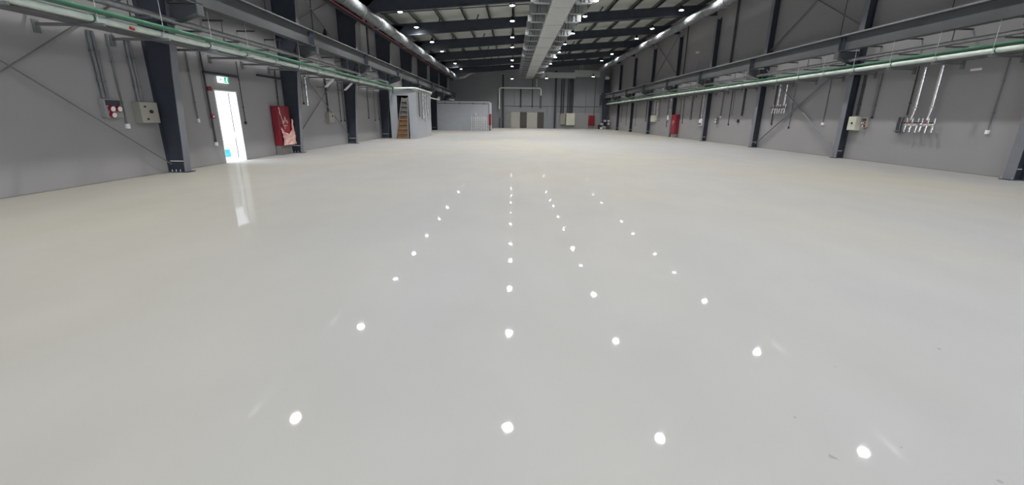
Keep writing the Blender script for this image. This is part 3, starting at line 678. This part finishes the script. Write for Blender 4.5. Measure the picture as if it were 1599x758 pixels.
# small heads above the beams
t = thing('alarm_horn', 'small black horn standing above the left crane beam', 'horn', (-8.3, 20.45, 4.32))
MB().lathe((-8.2, 20.45, 4.75), [(.11, 0), (.09, .05), (.04, .2), (.03, .24)], 14).build('horn_cone', 'black', t, smooth=True)
MB().tube([(-8.2, 20.45, 4.3), (-8.2, 20.45, 4.76)], .015, 6).build('post', 'dconduit', t)
MB().bar((-8.2, 20.45, 4.5), (XL, 20.45, 4.5), .03, .03).build('arm', 'dconduit', t)
t = thing('detector_post', 'thin post with small pale head above the right crane beam', 'detector', (XR-.1, 31.4, 4.4))
MB().tube([(XR-.1, 31.4, 4.4), (XR-.1, 31.4, 5.7)], .012, 6).build('post', 'galv', t)
MB().box(XR-.2, XR-.0, 31.3, 31.5, 5.68, 5.76).build('head', 'white', t, bevel=.01)
t = thing('wall_label', 'small white paper label on the right wall above the sockets', 'label', (XR, 12.6, 2.7))
MB().box(XR, XR-.004, 12.35, 12.65, 2.72, 2.78).build('paper', 'white', t)

# ------------------------------------------------------------------ stair enclosure on the left
t = thing('stair_enclosure', 'pale boxed enclosure with an open front on the left side', 'enclosure', (-7, 30.5, 0))
X0, X1, Y0, Y1, ZT = -7.70, -6.05, 28.2, 33.2, 2.88
MB().box(X0, -7.25, Y0, Y0+.1, 0, ZT).build('front_panel', 'booth', t)
MB().box(-6.52, X1, Y0, Y0+.1, 0, ZT).build('front_pier', 'booth', t)
MB().box(-7.25, -6.52, Y0, Y0+.1, 2.62, ZT).build('lintel', 'booth', t)
MB().box(X1-.1, X1, Y0+.1, Y1, 0, ZT).build('side_wall', 'booth', t)
MB().box(X0, X0+.1, Y0+.1, Y1, 0, ZT).build('inner_wall', 'booth', t)
MB().box(X0, X1-.1, Y1-.1, Y1, 0, ZT).build('rear_wall', 'booth', t)
MB().box(X0-.05, X1+.06, Y0-.08, Y1+.05, ZT, ZT+.07).build('roof_slab', 'duct', t)
t = thing('stepladder', 'tapered ladder with brown lower and grey upper treads, in the enclosure opening', 'ladder', (-6.9, 27.9, 0))
def lx(s, z): return (-7.28+.40*z/2.55) if s < 0 else (-6.54-.02*z/2.55)
for s in (-1, 1): MB().bar((lx(s, 0), 27.75, 0), (lx(s, 2.5), 28.14, 2.5), .05, .09).build('rail', 'greytread', t)
for i in range(9):
    z = .02+i*.275; y = 27.75+z*.156
    mm = 'brown' if i < 5 else 'greytread'
    tr = MB(); tr.box(lx(-1, z)+.03, lx(1, z)-.03, y-.10, y+.10, z, z+.035); tr.build('tread', mm, t)
    tr = MB(); tr.box(lx(-1, z)+.03, lx(1, z)-.03, y+.07, y+.09, z+.035, z+.24); tr.build('riser', mm, t)
# pipes on the side of the enclosure
for i, (y, z0, mm, r) in enumerate(((28.9, 1.45, 'dconduit', .03), (29.6, 1.3, 'conduit', .02), (30.2, 1.2, 'silver', .05), (30.9, 1.05, 'silver', .045), (31.7, 1.5, 'silver', .03))):
    tag(MB().tube([(X1+.05, y, 2.86), (X1+.05, y, z0), (X1+.05, y+.12, z0-.08)], r, 8).build('side_pipe', mm, origin=(X1+.05, y, z0), smooth=True),
        '%s pipe down the side of the enclosure, %s from its front corner' % ({'silver': 'shiny', 'dconduit': 'dark', 'conduit': 'grey'}[mm], ORD[i]), 'pipe', 'pipes on the side of the enclosure')

# ------------------------------------------------------------------ booth at the back left
t = thing('panel_booth', 'white panelled booth in the back left corner', 'booth', (-5, 47.8, 0))
BX0, BX1, BY0, BY1, BZ = -7.74, -2.30, 46.0, 50.2, 2.92
MB().box(BX0, BX1, BY0, BY0+.1, 0, BZ).build('front_wall', 'booth', t)
MB().box(BX1-.1, BX1, BY0+.1, BY1, 0, BZ).build('side_wall', 'booth', t)
MB().box(BX0, BX0+.1, BY0+.1, BY1, 0, BZ).build('inner_wall', 'booth', t)
MB().box(BX0, BX1-.1, BY1-.1, BY1, 0, BZ).build('rear_wall', 'booth', t)
MB().box(BX0-.04, BX1+.05, BY0-.06, BY1+.05, BZ, BZ+.05).build('roof_edge', 'greysteel', t)
t = thing('booth_pipe', 'thin dark pipe across the top of the booth front', 'pipe', (-5, 45.9, 2.68))
MB().tube([(BX0, 45.93, 2.68), (BX1-.12, 45.93, 2.68), (BX1-.1, 45.93, 2.6), (BX1-.1, 45.93, 1.75)], .022, 8).build('pipe', 'dconduit', t, smooth=True)
for x in (-6.9, -5.4, -4.0, -2.9): MB().box(x-.03, x+.03, 45.90, 46.0, 2.62, 2.76).build('bracket', 'steel', t)
tag(MB().box(-6.5, -6.0, 46.2, 46.6, 2.97, 3.12).build('roof_box', 'duct', origin=(-6.25, 46.4, 2.97), bevel=.02), 'small pale box on top of the panelled booth', 'box')
t = thing('fire_extinguisher_cabinet', 'narrow red cabinet hung at the right corner of the booth', 'cabinet', (-2.2, 45.85, .5))
MB().box(-2.40, -2.16, 45.70, 45.98, .55, 1.68).build('case', 'red', t, bevel=.01)
MB().box(-2.38, -2.18, 45.68, 45.70, .58, 1.65).build('door', 'red', t)
MB().box(-2.30, -2.22, 45.8, 46.0, 0, .55).build('leg', 'redpipe', t)
# stack of silver metal frames in front of the booth
t = thing('scaffold_stack', 'stack of shiny metal frames standing before the booth front', 'scaffold frames', (-3.3, 45.5, 0))
for j, yy in enumerate((45.35, 45.6)):
    for i in range(8):
        xa = -4.15+i*.215; xb = xa+.19; z1 = 1.45-.10*(i % 2)-.02*j
        f = MB(); f.tube([(xa, yy, 0), (xa, yy, z1), (xb, yy, z1), (xb, yy, 0)], .018, 6)
        for z in (.25, .5, .75, 1.0, 1.2): f.tube([(xa, yy, z+.03*i % .1), (xb, yy, z+.03*i % .1)], .013, 6)
        f.build('frame', 'white', t)
MB().tube([(-4.1, 45.2, 1.62), (-3.6, 45.2, 1.62)], .05, 8).build('top_roll', 'silver', t)
MB().tube([(-3.95, 45.2, .02), (-3.95, 45.2, 1.6)], .02, 8).build('post', 'silver', t)

# ------------------------------------------------------------------ back wall
for i, (x, w_, lab) in enumerate(((-1.2, .22, 'dark column against the back wall left of the pipe frame'), (5.62, .2, 'dark column against the back wall right of the pipe frame'))):
    t = thing('end_column', lab, 'column', (x, YB-.12, 0), 'columns against the back wall')
    MB().box(x-.01, x+.01, YB-.25, YB-.01, 0, rz(x)+.1).build('web', 'steel', t)
    MB().box(x-w_/2, x+w_/2, YB-.262, YB-.25, 0, rz(x)+.1).build('inner_flange', 'steel', t)
    MB().box(x-w_/2, x+w_/2, YB-.014, YB-.002, 0, rz(x)+.1).build('outer_flange', 'steel', t)
t = thing('corner_column', 'heavy black column in the back right corner with crane end stops', 'column', (12.0, 57.9, 0))
MB().box(11.75, 12.35, 57.75, 58.05, 0, 6.05).build('web', 'steel', t)
MB().box(11.45, 12.6, 57.6, 57.74, 3.35, 4.45).build('end_plate', 'steel', t)
MB().box(11.2, 11.5, 57.5, 57.74, 2.9, 4.2).build('buffer', 'steel', t, bevel=.02)
t = thing('dome_lamp', 'round pale dome on top of the corner column', 'dome', (12.05, 57.6, 6.06))
MB().lathe((12.05, 57.85, 6.05), [(.1, 0), (.26, .06), (.30, .2), (.26, .36), (.12, .46)], 16).build('dome', 'white', t, smooth=True)
MB().lathe((12.05, 57.85, 6.03), [(.3, 0), (.3, .03)], 16).build('rim', 'black', t)
t = thing('white_pipe_portal', 'white pipe portal on the back wall fed from the central duct', 'pipe', (1.2, YB-.3, 2.5))
yp = YB-.35
MB().tube([(-1.68, yp, 2.4), (-1.68, yp, 4.8), (-1.6, yp, 4.95), (-1.45, yp, 5.0), (3.45, yp, 5.0), (3.62, yp, 4.95), (3.7, yp, 4.8), (3.7, yp, 4.1)], .085, 10).build('main_pipe', 'white', t, smooth=True)
MB().tube([(3.7, yp, 4.1), (3.7, yp, 2.5)], .11, 10).build('lower_leg', 'greysteel', t, smooth=True)
MB().tube([(3.1, yp, 5.0), (3.1, yp, 6.1)], .12, 10).build('feed_pipe', 'duct', t, smooth=True)
for i, (x, z0, z1, r, lab) in enumerate(((1.1, 2.6, 4.9, .09, 'dark pipe dropping from the white pipe portal, middle'), (2.62, 2.6, 6.2, .05, 'thin dark pipe dropping behind the white pipe portal'), (.3, 2.9, 4.8, .02, 'faint thin conduit dropping inside the white pipe portal, left'),
                                     (4.6, 1.6, 2.9, .02, 'thin conduit low on the back wall right of the portal'), (9.6, 1.9, 5.3, .02, 'faint thin conduit on the back wall left of the red cabinet'))):
    tag(MB().tube([(x, YB-.12, z1), (x, YB-.12, z0)], r, 8).build('back_wall_pipe', 'dconduit' if r > .03 else 'conduit', origin=(x, YB-.12, z0), smooth=True), lab, 'pipe')
for i, (x, r, z0) in enumerate(((6.40, .06, 1.9), (6.68, .07, 1.9), (7.24, .05, 2.0), (7.5, .08, 1.95), (7.72, .06, 1.95), (7.9, .05, 2.0))):
    tag(MB().tube([(x, YB-.12, 6.15), (x, YB-.12, z0)], r, 8).build('riser_conduit', 'dconduit', origin=(x, YB-.12, z0)), 'black riser conduit above the back wall cabinets, %s from the left' % ORD[i], 'conduit', 'black risers on the back wall')
def back_cab(name, label, x0, x1, z0, z1, m_, depth=.3, cat='cabinet'):
    t = thing(name, label, cat, ((x0+x1)/2, YB, z0))
    MB().box(x0, x1, YB-depth, YB-.001, z0, z1).build('case', m_, t, bevel=.01)
    dr = MB().box(x0+.03, x1-.03, YB-depth-.02, YB-depth, z0+.03, z1-.03).build('door', m_, t, bevel=.004)
    MB().box(x1-.12, x1-.09, YB-depth-.04, YB-depth-.02, (z0+z1)/2-.07, (z0+z1)/2+.07).build('handle', 'black', dr)
    return t
back_cab('electrical_cabinet', 'grey-green electrical cabinet on the back wall, left of the beige one', 6.32, 7.02, .5, 1.9, 'olive')
back_cab('electrical_cabinet', 'beige electrical cabinet on the back wall under the black risers', 7.12, 8.25, .42, 1.95, 'cream')
t = back_cab('fire_hose_cabinet', 'red fire hose cabinet on the back wall', 10.08, 10.86, .38, 1.68, 'red'); t['group'] = 'red fire hose cabinets'
MB().box(10.12, 10.82, YB-.26, YB-.001, 0, .38).build('plinth', 'plinth', t)
tag(MB().tube([(10.76, YB-.08, 6.3), (10.76, YB-.08, 1.68)], .03, 8).build('riser_conduit', 'dconduit', origin=(10.76, YB-.08, 1.68)), 'thin dark conduit rising from the red cabinet on the back wall', 'conduit')
# doorway group low on the back wall, dark panels painting the shade in openings
for i, (x0, x1, mm) in enumerate(((-.88, -.2, 'plinth'), (-.14, 1.02, 'beige'), (1.06, 1.92, 'dark_opening'), (1.96, 3.30, 'beige'), (3.34, 4.18, 'dark_opening'))):
    d_ = MB(); d_.box(x0, x1, YB-.07, YB-.001, 0, 2.04)
    dd = struct('door_%d' % (i+2), d_, mm, bevel=.01)
    MB().tube([(x1-.12, YB-.07, 1.0), (x1-.12, YB-.13, 1.0), (x1-.24, YB-.13, 1.0)], .015, 6).build('door_handle', 'conduit', dd)
struct('trim_2', MB().box(-.95, 4.25, YB-.10, YB-.001, 2.04, 2.14), 'backwall')
b = MB().box(5.9, 11.6, YB-.02, YB-.001, 0, 2.0)
struct('trim_3', b, 'wall')
tag(MB().tube([(-1.62, YB-.3, 0), (-1.62, YB-.3, 1.3)], .05, 8).build('floor_post', 'dconduit', origin=(-1.62, YB-.3, 0)), 'short dark post on the floor left of the back wall doors', 'post')
# heap of packing and fittings in the corner
def junk(i, x, y, z, kind):
    lab = 'packing heap in the back right corner'
    return
heap = thing('scrap_cart', 'cluttered cart of pale fittings in the back right corner', 'cart', (12.3, 56.9, 0))
cm = MB()
for x in (11.5, 12.2, 12.9):
    for y in (56.6, 57.2): cm.tube([(x, y, 0), (x, y, .95)], .025, 6)
for z in (.15, .5, .9):
    for y in (56.6, 57.2): cm.tube([(11.4, y, z), (13.0-.45, y, z)], .02, 6)
cm.build('cart_frame', 'steel', heap)
random.seed(3)
for i in range(16):
    x, z = random.uniform(11.4, 12.45), random.choice((.02, .17, .52, .92)); s = random.uniform(.07, .16)
    y = random.uniform(56.55, 57.1)
    if i % 2: MB().lathe((x, y, z), [(s*.7, 0), (s, .05), (s*.9, s*1.6), (s*.4, s*1.9)], 10).build('fitting', 'white' if i % 4 == 1 else 'galv', heap, smooth=True)
    else: MB().box(x-s, x+s, y-s, y+s, z, z+s*1.6).build('package', 'white' if i % 4 else 'silver', heap, bevel=.02)
tag(MB().lathe((11.25, 57.0, 0), [(.16, 0), (.17, .03), (.19, .5), (.17, .55)], 14).build('black_bin', 'black', origin=(11.25, 57, 0), smooth=True), 'small black bin left of the cluttered cart at the back', 'bin')

for o in list(bpy.data.objects):
    if '_o' in o.keys(): del o['_o']
